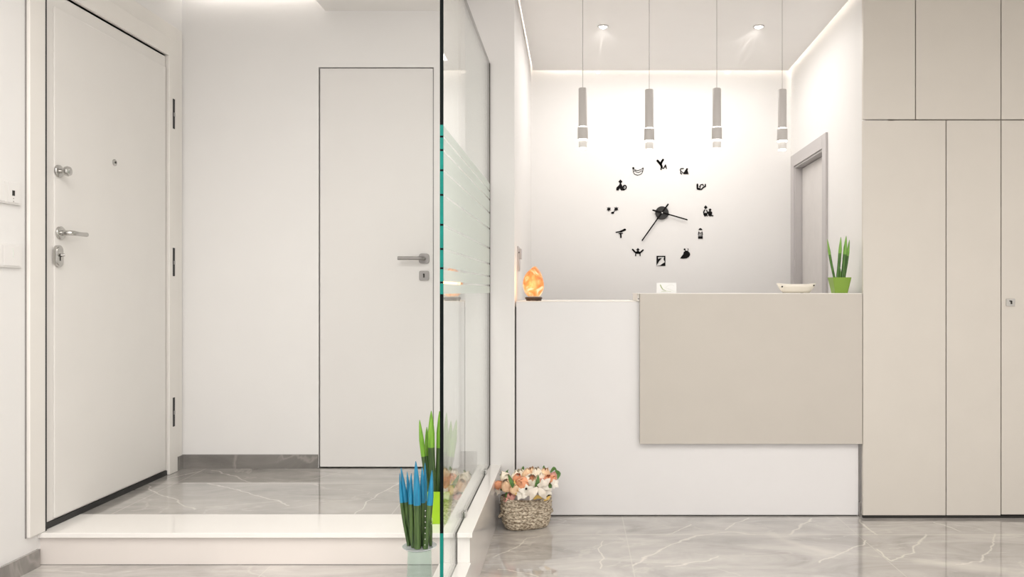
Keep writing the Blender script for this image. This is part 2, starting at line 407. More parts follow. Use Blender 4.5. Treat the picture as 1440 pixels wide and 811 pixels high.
# niche side wall on the right runs very slightly askew, with the door opening in it
NXa, NXb = 1.536, 1.583
def nx(Y): return NXa+(NXb-NXa)*(Y-YC)/(YN-YC)
def skew(bm):
    for v in bm.verts: v.co.x += nx(v.co.y)
    return bm
d0, d1, dz = 4.905, 5.615, 2.085
bm = bmesh.new()
for q in ((0, .12, YC+.02, d0, 0, 3.0), (0, .12, d1, YN+.1, 0, 3.0), (0, .12, d0, d1, dz, 3.0)): box(bm, *q)
ST(link('wall_niche_right', skew(bm), M['wall']), 'white right side wall of the reception niche', 'wall')
ST(B('wall_niche_back', (-.45, 1.8, YN, YN+.12, 0, 3.0), M['wall']), 'white end wall of the niche carrying the clock', 'wall')
ST(B('wall_right', (3.6, 3.75, -3.5, 4.9, 0, 3.0), M['wall']), 'white wall at the right outside the view', 'wall')

# ------------------------------------------------------------------ ceilings
ST(B('ceiling', (-.62, 3.7, -3.5, YP-.002, CE, CE+.15), M['ceiling']), 'white reception ceiling', 'ceiling')
ST(B('ceiling', (-1.29, -.6201, -3.5, YW, SOF, SOF+.3), M['ceiling']), 'white dropped soffit over the landing', 'ceiling')
zc = H(3.5, YW)
ST(B('ceiling', (XL, -1.2901, -3.5, YW-.06, zc+.06, zc+.2), M['ceiling']), 'white recessed ceiling over the entrance door', 'ceiling')
bm = bmesh.new()
pts = [(-.317+.014, YP-.002), (nx(YP)-.03, YP-.002), (nx(YN)-.03, YN-.035), (-.317+.014, YN-.035)]
prism(bm, pts, 'z', CE, CE+.04)
ST(link('ceiling', bm, M['ceiling']), 'white niche ceiling panel with a light gap around it', 'ceiling')
ST(B('ceiling', (-.6, 2.2, YP+.0, YN+.1, CE+.15, CE+.25), M['ceiling']), 'white slab above the niche light gap', 'ceiling')
# cove light strips hidden above the panel edges
def strip(name, b_, label, m='led'):
    o = B(name, b_, M[m]); return tag(o, label, 'light strip')
strip('light_strip', (-.29, 1.53, YN-.026, YN-.014, CE+.115, CE+.125), 'warm light strip in the ceiling gap above the clock wall')
strip('light_strip', (-.170, -.160, YP+.08, YN-.08, CE+.05, CE+.06), 'warm light strip in the ceiling gap above the left niche wall')
bm = bmesh.new(); box(bm, -.024, -.012, YP+.08, YN-.08, CE+.115, CE+.125); skew(bm)
tag(link('light_strip', bm, M['led']), 'warm light strip in the ceiling gap above the right niche wall', 'light strip')
strip('light_strip', (XL+.05, -1.31, YW-.05, YW-.035, zc+.07, zc+.082), 'white light strip in the entrance ceiling cove beside the soffit', 'led_cool')

# ------------------------------------------------------------------ baseboards
ST(B('baseboard_left', (XL, XL+.012, -3.5, 2.966, L1, L1+.066), M['skirt']), 'grey marble skirting along the lower left wall', 'skirting')
ST(B('baseboard_back', [(XL+.001, dx0-.002, YW-.012, YW-.0005, L2, L2+.071), (XL+.0005, XL+.012, 4.056-.06, YW-.012, L2, L2+.071)], M['skirt']), 'dark grey marble skirting on the wall behind the landing', 'skirting')
ST(B('baseboard_pillar', (-.3975, -.317, YP-.012, YP-.0005, .0, .075), M['skirt']), 'short grey skirting on the wall end behind the flower basket', 'skirting')
ST(B('baseboard_glass', (-.598, -.5135, YP-.012, YP-.0005, L2, L2+.071), M['skirt']), 'short grey skirting behind the glass screen', 'skirting')
ST(B('baseboard_desk', (1.5075, XC-.001, 4.155, 4.168, 0, .078), M['skirt']), 'little grey skirting end between desk and cabinet', 'skirting')

# ------------------------------------------------------------------ entrance door
d = empty('door_1', (XL, 3.45, L2), 'white armoured entrance door with chrome hardware on the left wall', 'door', kind='structure')
lz0, lz1 = L2+.004, 2.359
leaf = B('door_leaf', (XL-.06, XL-.002, 2.9975, 3.897, L2+.024, lz1), M['door'], d, bev=.003)
B('door_panel', (XL-.0025, XL+.005, 3.058, 3.890, L2+.030, lz1-.055), M['door'], leaf, bev=.0035)
B('weather_strip', (XL-.05, XL+.004, 2.990, 3.905, L2+.001, L2+.023), M['rubber'], d)
fr = B('door_frame', [(XL-.08, XL+.016, 2.903, 2.989, L2+.001, 2.452), (XL-.08, XL+.016, 3.904, 3.985, L2+.001, 2.452), (XL-.08, XL+.016, 2.989, 3.904, 2.366, 2.452)], M['door_frame'], d, bev=.003)
B('architrave', [(XL+.0003, XL+.008, 3.986, 4.045, L2+.001, 2.53), (XL+.0003, XL+.008, 2.903, 3.986, 2.4525, 2.53)], M['door_frame'], d, bev=.003)
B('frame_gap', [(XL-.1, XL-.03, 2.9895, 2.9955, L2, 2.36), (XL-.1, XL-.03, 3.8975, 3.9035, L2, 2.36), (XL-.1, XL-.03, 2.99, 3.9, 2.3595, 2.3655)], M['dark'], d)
B('painted_trim_shade', (XL+.0002, XL+.004, 2.8985, 2.9028, L2+.001, 2.452), M['steel'], d)  # dark strip painted in for the shading line beside the trim
B('dark_gap_strip', (XL-.03, XL+.0155, 2.9892, 2.9968, L2+.001, 2.359), M['rubber'], d)  # black strip added so the shaded gap beside the leaf shows
B('door_backing', (XL-.12, XL-.085, 2.97, 3.93, L2, 2.38), M['dark'], d)
XF = XL+.005
def hinge(z0, z1):
    o = B('hinge', [(XL+.0162, XL+.0185, 3.935, 3.952, z0, z1)], M['rubber'], d)
    B('hinge_knuckle', [(XL+.0185, XL+.021, 3.937, 3.950, (z0+z1)/2-.012, (z0+z1)/2+.006)], M['steel'], o)
for a, b_ in ((137, 179), (348, 388), (560, 601)): hinge(H(b_, 3.91), H(a, 3.91))
def rose(name, y, z, r, parent, t=.010):
    return L(name, [(r, 0), (r, t*.55), (r*.9, t*.85), (r*.72, t), (.0005, t)], (XF, y, z), M['chrome'], parent, 'x')
hz = H(327.5, 3.09)
hd = rose('door_handle', 3.088, hz, .0265, d)
T('lever', [(XF+.008, 3.088, hz), (XF+.030, 3.088, hz), (XF+.042, 3.092, hz), (XF+.048, 3.104, hz), (XF+.048, 3.13, hz-.001), (XF+.046, 3.158, hz-.001), (XF+.044, 3.187, hz)], [.010, .010, .010, .0098, .008, .0085, .0088], M['chrome'], hd, 14)
kz = H(240.5, 3.075)
kn = rose('door_knob', 3.078, kz, .0245, d)
L('knob_grip', [(.008, .008), (.008, .022), (.012, .026), (.018, .030), (.020, .038), (.017, .046), (.008, .050), (.0005, .050)], (XF, 3.078, kz), M['chrome'], kn, 'x')
ez = H(360, 3.07)
bm = bmesh.new(); prism(bm, rrect(3.072, ez, .047, .086, .0234, 8), 'x', XF, XF+.010)
es = link('lock_escutcheon', bm, M['chrome'], d)
bm = bmesh.new(); prism(bm, rrect(3.072, ez, .034, .072, .0168, 8), 'x', XF+.010, XF+.0125)
link('inner_plate', bm, M['chrome'], es)
B('keyhole', [(XF+.012, XF+.0132, 3.069, 3.075, ez-.018, ez+.010), (XF+.012, XF+.0135, 3.064, 3.081, ez-.002, ez+.004)], M['dark'], es)
T('key', [(XF+.012, 3.076, ez+.004), (XF+.024, 3.082, ez+.005)], [.005, .006], M['chrome'], es)
pz = H(228.5, 3.453)
ph = L('peephole', [(.0145, 0), (.0145, .004), (.011, .006), (.0005, .006)], (XF, 3.453, pz), M['chrome'], d, 'x')
L('peephole_lens', [(.005, 0), (.005, .0015), (.0005, .0015)], (XF+.006, 3.453, pz), M['dark'], ph, 'x')

# ------------------------------------------------------------------ flush inner door
d = empty('door_2', ((dx0+dx1)/2, YW, L2), 'flush white inner door with grey lever handle behind the landing', 'door', kind='structure')
B('door_leaf', (dx0+.0075, dx1-.005, YW+.001, YW+.04, L2+.006, dzt-.006), M['wc_door'], d, bev=.001)
B('frame_gap', (dx0, dx1, YW+.045, YW+.05, L2, dzt), M['dark'], d)
B('frame_edge', [(dx1-.0048, dx1-.0022, YW+.004, YW+.04, L2, dzt-.001)], M['steel'], d)
cx, cz = W(596.5, YW), H(363.5, YW)
bm = bmesh.new(); prism(bm, rrect(cx, cz, .053, .052, .014), 'y', YW-.008, YW+.001)
hd = link('door_handle', bm, M['steel'], d)
T('lever', [(cx, YW-.006, cz), (cx, YW-.040, cz), (cx-.006, YW-.050, cz), (cx-.02, YW-.053, cz), (cx-.125, YW-.053, cz)], [.009, .009, .009, .009, .009], M['steel'], hd, 14)
cz2 = H(387.5, YW)
bm = bmesh.new(); prism(bm, rrect(cx, cz2, .050, .050, .008), 'y', YW-.007, YW+.001)
es = link('lock_escutcheon', bm, M['steel'], d)
B('keyhole', [(cx-.004, cx+.004, YW-.0078, YW-.0069, cz2-.010, cz2+.010), (cx-.005, cx+.001, YW-.0079, YW-.0069, cz2+.003, cz2+.011)], M['dark'], es)

# ------------------------------------------------------------------ grey side door in the niche
d = empty('door_3', (nx(5.2), 5.2, 0), 'light grey door with grey frame in the right niche wall', 'door', kind='structure')
bm = bmesh.new()
for q in ((-.014, .0, 4.822, d0, 0, dz+.085), (-.014, .0, d1, 5.70, 0, dz+.085), (-.014, .0, d0, d1, dz, dz+.085)): box(bm, *q, bev=.002)
link('architrave', skew(bm), M['grey_frame'], d)
bm = bmesh.new()
for q in ((-.004, .10, d0, d0+.012, 0, dz), (-.004, .10, d1-.012, d1, 0, dz), (-.004, .10, d0+.012, d1-.012, dz-.012, dz)): box(bm, *q)
link('door_frame', skew(bm), M['grey_frame'], d)
bm = bmesh.new()
box(bm, .045, .085, d0+.016, d1-.016, .01, dz-.016, bev=.002)
link('door_leaf', skew(bm), M['grey_door'], d)

# ------------------------------------------------------------------ glass screen
GT = H(89.5, YP)
g = empty('glass_screen', (XS, 3.4, L2), 'tall clear glass partition with frosted stripes standing in the white curb', 'glass partition')
t = .005; Y0 = 2.672; Y1 = YP-.012
bm = bmesh.new()
t = .005
prism(bm, [(Y0, L1+.004), (2.964, L1+.004), (2.964, L2-.03), (Y1, L2-.03), (Y1, GT), (Y0, GT)], 'x', XS-t, XS+t)
link('glass_pane', bm, M['glass'], g)
B('top_edge', (XS-t, XS+t, Y0, Y1, GT, GT+.004), M['dark_steel'], g)
B('glass_seal', [(XS+t+.0012, XS+.0078, 2.966, Y1, L2-.002, L2+.001), (XS+t+.0012, XS+.0078, 2.9640, 2.9668, L1+.009, L2)], M['dark_steel'], g)
B('wall_channel', (XS-.0075, XS+.0075, Y1, YP-.0005, L2, GT), M['dark_steel'], g)
zs = [H(y, 2.67) for y in (176, 192, 211, 239.4, 274, 316, 350, 377, 397, 413)]
for i in range(9):
    z1, z0 = zs[i]-(.0045 if i else 0), zs[i+1]+(.0045 if i < 8 else 0)
    fb = B('frosted_band', (XS+t+.0002, XS+t+.0008, Y0, Y1, z0, z1), M['film'], g)
    B('band_edge_glow', (XS-t-.001, XS+t+.001, Y0-.003, Y0-.0002, z0-.001, z1+.001), M['edge_glow'], fb)  # edge coloured as if lit by its film band
    if i < 8: B('unlit_edge_mark', (XS-t-.001, XS+t+.001, Y0-.003, Y0-.0002, zs[i+1]-.0034, zs[i+1]+.0034), M['edge_unlit'], g)  # dark mark painted where no film lights the edge
B('edge_shading_strip', [(XS-t-.001, XS+t+.001, Y0-.003, Y0-.0002, zs[0]+.001, GT)], M['edge_unlit'], g)
B('edge_shading_strip', [(XS-t-.001, XS+t+.001, Y0-.003, Y0-.0002, H(749.5, 2.67), zs[9]-.001)], M['edge_unlit'], g)
B('edge_shading_strip', [(XS-t-.001, XS+t+.001, Y0-.003, Y0-.0002, L1+.004, H(749.5, 2.67)-.0005)], M['edge_glow'], g)
for yy in (3.16, 3.90):
    c = B('glass_clamp', [(XS-.014, XS-t-.0005, yy, yy+.045, L2+.0005, L2+.016), (XS+t+.0012, XS+.014, yy, yy+.045, L2+.0005, L2+.024)], M['chrome'], g, bev=.002)

# ------------------------------------------------------------------ wall switches by the entrance
def plate(name, y0, y1, z0, z1, splits, label, cat):
    o = empty(name, (XL, (y0+y1)/2, (z0+z1)/2), label, cat)
    B('plate', (XL, XL+.009, y0, y1, z0, z1), M['switch'], o, bev=.002)
    ys = [y0+.004]+splits+[y1-.012]
    for a, b_ in zip(ys, ys[1:]):
        B('rocker', (XL+.009, XL+.0115, a+.001, b_-.001, z0+.006, z1-.006), M['switch'], o, bev=.001)
    return o
o = plate('thermostat_panel', 2.62, 2.866, H(287, 2.82), H(254.5, 2.82), [2.70, 2.78, 2.797], 'white wall control plate with small dark display, above the light switch', 'control panel')
B('display', (XL+.0115, XL+.0122, 2.818, 2.831, H(275, 2.82), H(267.5, 2.82)), M['dark'], o)
B('indicator', [(XL+.0115, XL+.0120, 2.823, 2.826, H(279.5, 2.82), H(278, 2.82)), (XL+.0115, XL+.0120, 2.823, 2.826, H(284, 2.82), H(282, 2.82))], M['steel'], o)
o = plate('light_switch', 2.62, 2.872, H(376, 2.82), H(343, 2.82), [2.70, 2.775], 'white multi-gang light switch plate, lower of the two beside the entrance door', 'light switch')
T('switch_mark', [(XL+.012, 2.822, H(362, 2.82)), (XL+.012, 2.824, H(356, 2.82)), (XL+.012, 2.821, H(349, 2.82))], .0011, M['sprig_pale'], o, 6)
# switch column on the niche side wall
XN = -.317
o = empty('wall_switch', (XN, 4.42, 1.37), 'small grey-pink switch column on the niche side wall above the salt lamp', 'light switch')
B('plate', (XN, XN+.008, 4.33, 4.46, H(381, 4.4), H(347, 4.4)), M['grey_frame'], o, bev=.002)
B('rocker', (XN+.008, XN+.020, 4.36, 4.44, H(364, 4.4), H(350, 4.4)), M['grey_frame'], o, bev=.002)
B('rocker', (XN+.008, XN+.012, 4.34, 4.43, H(379, 4.4), H(366, 4.4)), M['grey_frame'], o, bev=.002)
L('indicator', [(.004, 0), (.004, .004), (.0005, .005)], (XN+.008, 4.335, H(355, 4.35)), M['dark'], o, 'x', 12)

# ------------------------------------------------------------------ reception desk
YD = 4.17
ZL = H(423.5, YD); ZR = H(412.2, YC)
d = empty('reception_desk', (.6, YD, 0), 'white reception desk with a raised taupe front panel between wall end and cabinets', 'reception desk')
XD0, XD1, XP = -.310, 1.507, W(900, YC)
B('desk_front', (XD0, XD1, YD, YD+.03, .006, ZL-.002), M['desk_white'], d, bev=.0015)
B('plinth', (XD0+.004, XD1-.004, YD+.012, YD+.05, 0, .006), M['dark'], d)
B('side_gap', (-.3165, XD0-.0005, YD+.008, YD+.02, 0.0, ZL-.03), M['dark'], d)
B('desk_top', (XD0, XP-.016, YD-.002, YD+.62, ZL-.002, ZL+.012-.011), M['cream_edge'], d)
B('front_panel', (XP, XC-.001, YC, YC+.028, H(624, YC), ZR-.003), M['taupe'], d, bev=.0012)
B('counter_top', (XP-.012, XC-.001, YC+.003, YD+.36, ZR-.003, ZR), M['cream_edge'], d)
B('counter_riser', [(XP-.012, XP-.001, YD-.012, YD+.30, ZL+.0012, ZR-.003), (XP-.001, XD1, YD+.0, YD+.30, ZL-.0015, ZR-.0035)], M['cream_edge'], d)
L('screw_cap', [(.004, -.001), (.004, 0), (.0005, .0)], (XP-.0055, YD-.0125, (ZL+ZR)/2-.008), M['steel'], d, 'y', 12)
B('work_surface', (-.30, 1.45, YD+.62, YD+.66, ZL-.4, ZL-.37), M['desk_white'], d)
B('back_panel', (-.30, 1.45, YD+.031, YD+.05, .02, ZL-.003), M['desk_white'], d)

# ------------------------------------------------------------------ cabinets
zs_ = H(168.5, YC); zb = .012
def cabinet(name, x0, x1, z0, z1, label, back=.46, lock=False):
    o = empty(name, ((x0+x1)/2, YC+.02, z0), label, 'cabinet', 'built-in taupe cabinets beside the desk')
    B('carcass', (max(x0+.0015, 1.69), x1-.0015, YC+.022, YC+back, z0+.001, z1-.001), M['cabinet'], o)
    dr = B('cabinet_door', (x0+.0028, x1-.0028, YC, YC+.020, z0+.0035, z1-.0035), M['cabinet'], o, bev=.0012)
    return o, dr
xa, xb, xc, xd = W(1287.5, YC), W(1330.5, YC), W(1407.8, YC), 3.05
XD = 3.05
cabinet('tall_cabinet', XC, xb, zb, zs_, 'tall wide taupe cabinet door right beside the reception desk')
cabinet('tall_cabinet', xb, xc, zb, zs_, 'tall narrow taupe cabinet door between the wide one and the locked one')
o, dr = cabinet('tall_cabinet', xc, XD, zb+.004, zs_, 'tall taupe cabinet door with a small lock at the right picture edge')
cabinet('upper_cabinet', XC, xa, zs_, CE-.002, 'narrow upper taupe cabinet nearest the niche')
cabinet('upper_cabinet', xa, xc, zs_, CE-.002, 'wide upper taupe cabinet in the middle of the top row')
cabinet('upper_cabinet', xc, XD, zs_, CE-.002, 'upper taupe cabinet at the top right picture corner')
lx, lz = W(1420.5, YC), H(425, YC)
bm = bmesh.new(); prism(bm, rrect(lx, lz, .046, .039, .003), 'y', YC-.006, YC)
es = link('cabinet_lock', bm, M['chrome'], dr)
B('keyhole', [(lx-.001, lx+.008, YC-.0068, YC-.0059, lz-.009, lz+.009), (lx-.007, lx+.004, YC-.0069, YC-.0059, lz+.004, lz+.010)], M['dark'], es)
tag(B('cabinet_plinth', (XC+.004, XD, YC+.004, YC+.018, 0, .0115), M['dark']), 'low black plinth under the tall taupe cabinets', 'plinth')

# ------------------------------------------------------------------ ceiling spots and pendants
for X, Y, lab in ((W(848, 4.757), 4.757, 'small round recessed ceiling spotlight, left one over the niche'), (W(1067, 4.757), 4.757, 'small round recessed ceiling spotlight, right one over the niche')):
    o = empty('ceiling_spotlight', (X, Y, CE), lab, 'ceiling light', 'recessed spotlights in the niche ceiling')
    L('trim_ring', [(.034, 0), (.034, -.004), (.028, -.006), (.026, -.0045), (.026, -.0005), (.0261, 0)], (X, Y, CE), M['chrome'], o)
    L('lens', [(.024, -.001), (.024, -.0052), (.012, -.012), (.0005, -.013)], (X, Y, CE), M['spot'], o)
    sl = bpy.data.lights.new('spot_beam', 'SPOT'); sl.energy = 5; sl.spot_size = 1.5; sl.spot_blend = .6; sl.shadow_soft_size = .02; sl.color = (1, .96, .9)
    so = bpy.data.objects.new('spot_beam', sl); C.objects.link(so); so.location = (X, Y, CE-.03)
    so.rotation_euler = (math.radians(66), 0, 0)
    s2 = bpy.data.lights.new('streak_helper', 'SPOT'); s2.energy = 110; s2.spot_size = math.radians(2.2); s2.spot_blend = .5; s2.shadow_soft_size = .002; s2.color = (1, .96, .9)  # extra narrow lamp added to draw the bright streak along the ceiling
    s3 = bpy.data.objects.new('streak_helper', s2); C.objects.link(s3); s3.location = (X, Y+.036, CE-.0055); s3.rotation_euler = (math.radians(90.45), 0, 0)
def pendant(px, top):
    Y = 4.28; X = W(px, Y); dy = top-124
    z = lambda y: H(y+dy, Y)
    o = empty('pendant_lamp', (X, Y, CE), None, 'pendant lamp', 'slim pendant lamps over the desk')
    L('ceiling_rose', [(.03, 0), (.03, -.002), (.027, -.003), (.0005, -.003)], (X, Y, CE), M['lamp_white'], o)
    T('cord', [(X, Y, CE-.002), (X, Y, z(124))], .0016, M['cord'], o, 8)
    L('lamp_body', [(.0215, z(178)), (.0232, z(178)), (.0232, z(125)), (.021, z(124)), (.0005, z(124))], (X, Y, 0), M['lamp_white'], o)
    L('acrylic_ring', [(.019, z(179.5)), (.019, z(178))], (X, Y, 0), M['lit'], o)
    L('lamp_collar', [(.0268, z(196)), (.028, z(195.6)), (.028, z(180)), (.0268, z(179.5)), (.0005, z(179.5))], (X, Y, 0), M['lamp_white'], o)
    L('light_disc', [(.0255, z(197.2)), (.0262, z(196))], (X, Y, 0), M['lit'], o)
    L('lower_tube', [(.0215, z(208)), (.0222, z(207.8)), (.0222, z(199)), (.0205, z(197.4))], (X, Y, 0), M['pend_tube'], o)
    L('light_disc', [(.0195, z(209.4)), (.0205, z(208))], (X, Y, 0), M['lit'], o)
    return o
M['pend_tube'] = plain('translucent_acrylic_tube', (.80, .77, .74), .3)
for (px, top), lab in zip(((819.5, 124), (913, 126), (1008, 124.5), (1100, 126)),
        ('slim grey cylinder pendant lamp, leftmost of four over the desk', 'slim grey cylinder pendant lamp, second from left, above the clock centre left',
         'slim grey cylinder pendant lamp, third from left, right of the clock top', 'slim grey cylinder pendant lamp, rightmost, nearest the grey door')):
    pendant(px, top)['label'] = lab

# ------------------------------------------------------------------ clock and its stick-on figures
YF = YN-.0035
def cp(u, v): # point of the clock drawing
    q = P(840+u/4.506, 210+v/4.506, YN); return (q.x, q.z)
KS = YN/FOC/4.506
def ell(cx, cy, rx, ry, k=18): return [cp(cx+rx*math.cos(2*PI*i/k), cy+ry*math.sin(2*PI*i/k)) for i in range(k)]
def draw(bm, items, y1=None, th=.0034):
    y1 = y1 or YN-.0002
    for q in items:
        if q[0] == 'e': prism(bm, ell(*q[1:5]), 'y', y1-th, y1)
        elif q[0] == 'p': prism(bm, [cp(*a) for a in q[1]], 'y', y1-th, y1)
        elif q[0] == 's':
            pts, wd = q[1], q[2]
            for a, b_ in zip(pts, pts[1:]):
                a = Vector(a); b_ = Vector(b_); nrm = Vector((-(b_-a).y, (b_-a).x)).normalized()*wd/2
                prism(bm, [cp(*(a+nrm)), cp(*(b_+nrm)), cp(*(b_-nrm)), cp(*(a-nrm))], 'y', y1-th, y1)
            for a in pts: prism(bm, ell(a[0], a[1], wd/2, wd/2, 10), 'y', y1-th, y1)
cc = cp(409, 403)
ck = empty('wall_clock', (cc[0], YN, cc[1]), 'large black clock hub with two long hands on the niche end wall', 'clock')
L('clock_hub', [(.0485, 0), (.0485, -.012), (.046, -.015), (.0005, -.015)], (cc[0], YN-.0002, cc[1]), M['black_hub'], ck, 'y', 40)
def hand(name, pts, wd, y):
    bm = bmesh.new(); draw(bm, [('s', pts[:2], wd), ('s', pts[1:], wd*.8)], y, .002); return link(name, bm, M['black'], ck)
hand('minute_hand', [(446, 350), (380, 440), (283, 577)], 10, YN-.0165)
hand('hour_hand', [(351, 387), (450, 413), (566, 447)], 10, YN-.0195)
L('hub_pin', [(.005, 0), (.005, -.004), (.0005, -.005)], (cc[0], YN-.0195, cc[1]), M['chrome'], ck, 'y', 12)
figs = [
 ([('s', [(381, 72), (392, 84), (403, 98)], 14), ('s', [(416, 66), (408, 78), (402, 94)], 13), ('s', [(402, 92), (408, 112)], 13), ('s', [(405, 112), (401, 127), (406, 127)], 5), ('s', [(408, 118), (420, 120), (432, 98), (438, 121)], 6), ('s', [(426, 112), (436, 112)], 5)], 'black sticker figure with two raised arms at the clock top'),
 ([('s', [(545, 121), (529, 122), (525, 129), (530, 140), (527, 150), (534, 156)], 6), ('p', [(549, 145), (556, 133), (566, 118), (575, 122), (571, 133), (579, 157), (546, 157)]), ('s', [(535, 142), (545, 150), (552, 146)], 5)], 'black sticker of two small facing figures, right of the clock top'),
 ([('s', [(634, 222), (634, 248), (648, 252)], 11), ('s', [(637, 252), (660, 253), (672, 240), (684, 234), (684, 222)], 8), ('s', [(648, 238), (655, 224), (668, 222), (672, 230)], 6), ('s', [(648, 250), (652, 236)], 5)], 'black sticker of a curled wreath-like figure at upper right of the clock'),
 ([('p', [(686, 354), (698, 367), (686, 380), (675, 367)]), ('s', [(680, 384), (674, 396), (676, 412), (682, 422)], 8), ('s', [(692, 386), (698, 398), (692, 410), (696, 422)], 7), ('e', 685, 412, 9, 11), ('e', 714, 383, 8, 8), ('e', 713, 403, 15, 13), ('e', 715, 417, 13, 7), ('e', 730, 420, 5, 4)], 'black sticker of a tall and a short figure side by side, rightmost on the clock'),
 ([('p', [(640, 511), (645, 502), (652, 498), (660, 502), (666, 511)]), ('s', [(643, 522), (640, 540)], 5), ('s', [(663, 522), (666, 540)], 5), ('s', [(643, 527), (652, 531), (663, 527)], 5), ('p', [(639, 551), (667, 551), (668, 566), (638, 566)]), ('s', [(641, 540), (641, 552)], 3), ('s', [(648, 538), (648, 552)], 2.5), ('s', [(654, 538), (654, 552)], 2.5), ('s', [(660, 538), (660, 552)], 2.5), ('s', [(665, 540), (665, 552)], 3)], 'black sticker of an upright lantern-like figure at lower right of the clock'),
 ([('p', [(524, 691), (534, 676), (544, 664), (547, 650), (560, 641), (573, 643), (586, 655), (588, 668), (581, 680), (566, 690), (545, 692)]), ('e', 553, 633, 6, 6), ('s', [(555, 636), (562, 647)], 3.5), ('s', [(574, 628), (576, 636), (570, 646)], 3.5)], 'black snail-shaped sticker at the lower right of the clock'),
 ([('p', [(375, 674), (431, 674), (431, 681), (375, 681)]), ('p', [(375, 680), (384, 680), (386, 700), (394, 704), (376, 733), (375, 738)]), ('p', [(431, 680), (424, 680), (420, 696), (428, 714), (412, 724), (398, 734), (375, 738), (431, 738)]), ('p', [(392, 690), (408, 688), (398, 702), (390, 704), (384, 696)])], 'black square sticker with a pale bird cut out at the clock bottom'),
 ([('p', [(257, 624), (268, 635), (257, 646), (246, 635)]), ('s', [(224, 634), (238, 650), (250, 656), (268, 656), (278, 648), (289, 638)], 10), ('e', 257, 652, 12, 9), ('s', [(243, 660), (243, 673)], 6), ('s', [(270, 660), (271, 673)], 6), ('s', [(239, 674), (246, 674)], 3)], 'black sticker of a figure with both arms spread at lower left of the clock'),
 ([('s', [(119, 525), (150, 519)], 7), ('s', [(148, 520), (176, 508)], 12), ('e', 173, 509, 9, 7), ('s', [(137, 532), (160, 532)], 6), ('s', [(148, 533), (149, 557)], 10)], 'black hammer-like sticker at the left lower side of the clock'),
 ([('p', [(72, 363), (77, 371), (86, 368), (81, 378), (86, 386), (76, 385), (72, 394), (67, 386), (59, 384), (64, 377), (61, 367), (69, 371)]), ('p', [(120, 362), (124, 370), (133, 366), (129, 376), (132, 386), (123, 385), (117, 392), (113, 385), (106, 384), (110, 375), (108, 366), (117, 370)]), ('s', [(110, 388), (103, 397)], 4), ('e', 97, 402, 10, 7)], 'black sticker of two leafy stars over a dot, leftmost on the clock'),
 ([('p', [(146, 191), (159, 204), (146, 217), (133, 204)]), ('p', [(119, 259), (122, 240), (138, 226), (142, 214), (150, 214), (156, 226), (166, 246), (176, 250), (170, 260), (150, 260), (142, 246), (134, 260)]), ('s', [(165, 256), (180, 250), (184, 238), (178, 228), (168, 228), (164, 236), (170, 240)], 7)], 'black sticker of a seated animal with curled tail at upper left of the clock'),
 ([('s', [(225, 120), (240, 130), (256, 134), (274, 128), (291, 120), (288, 136), (284, 148), (272, 159), (255, 163), (239, 159), (229, 148), (225, 120)], 3.2), ('s', [(229, 140), (238, 134), (248, 144), (262, 147), (276, 138), (286, 136)], 3), ('e', 228, 119, 7, 7), ('e', 289, 120, 4, 5)], 'black outlined cradle-like sticker at the upper left of the clock'),
]
for items, lab in figs:
    bm = bmesh.new(); draw(bm, items)
    tag(link('wall_sticker', bm, M['black']), lab, 'wall sticker', 'silhouette figures in a ring around the clock')

# ------------------------------------------------------------------ salt lamp
sx, sy = W(750.5, 4.30), 4.30
o = empty('salt_lamp', (sx, sy, ZL+.001), 'glowing orange rock salt lamp on dark wooden base at the left desk end', 'lamp')
L('lamp_base', [(.040, .001), (.043, .004), (.043, .008), (.047, .012), (.047, .018), (.044, .021), (.0005, .021)], (sx, sy, ZL+.001), M['wood'], o)
for k in range(5):
    a = 2*PI*k/5+.3
    L('base_foot', [(.007, 0), (.008, .004), (.006, .006)], (sx+.036*math.cos(a), sy+.036*math.sin(a), ZL+.0012), M['wood'], o, seg=10)
bm = bmesh.new(); bmesh.ops.create_icosphere(bm, subdivisions=4, radius=1)
from mathutils import noise
for v in bm.verts:
    n_ = v.co.copy(); hgt = (n_.z+1)/2
    rr = .060*(1-.42*max(0, hgt-.35)**1.1*1.3)
    f = 1+.10*noise.noise(n_*1.6+Vector((4, 1, 2)))+.05*noise.voronoi(n_*2.2)[0][0]
    v.co = Vector((n_.x*rr*f*1.0, n_.y*rr*f, max(n_.z, -.86)*.086*f+.100))
    v.co += Vector((sx, sy, ZL+.001))
cr = link('salt_crystal', bm, M['salt'], o)
pl = bpy.data.lights.new('salt_glow', 'POINT'); pl.energy = .5; pl.color = (1, .55, .25); pl.shadow_soft_size = .05
po = bpy.data.objects.new('salt_glow', pl); C.objects.link(po); po.location = (sx-.01, sy-.10, ZL+.10)

# ------------------------------------------------------------------ card on the counter
o = empty('card_stand', (W(937, 4.2), 4.2, ZR), 'small white card with a green sprig standing on the counter', 'card')
cx0, cx1 = W(923.5, 4.2), W(951, 4.2)
B('card', (cx0, cx1, 4.2, 4.206, ZR+.0005, ZR+.056), M['paper'], o, bev=.0006)
B('card_foot', (cx0+.004, cx1-.004, 4.206, 4.235, ZR+.0003, ZR+.004), M['paper'], o)
def cd(px, py): q = P(px, py, 4.1992); return (q.x, q.y, q.z)
T('sprig', [cd(928.5, 400), cd(930, 403.5), cd(932, 406.5), cd(935, 408), cd(937, 409.6)], [.0022, .0026, .0018, .0009, .0006], M['sprig'], o, 6)
T('sprig_line', [cd(936.5, 403.5), cd(940, 401), cd(945, 400), cd(948, 402)], .0005, M['sprig_pale'], o, 6)
T('sprig_line', [cd(936, 404.5), cd(942, 406.5), cd(947, 409), cd(950, 409.4)], .0006, M['sprig_pale'], o, 6)
T('sprig_line', [cd(930, 409.8), cd(937, 409), cd(944, 409.8)], .0006, M['sprig'], o, 6)

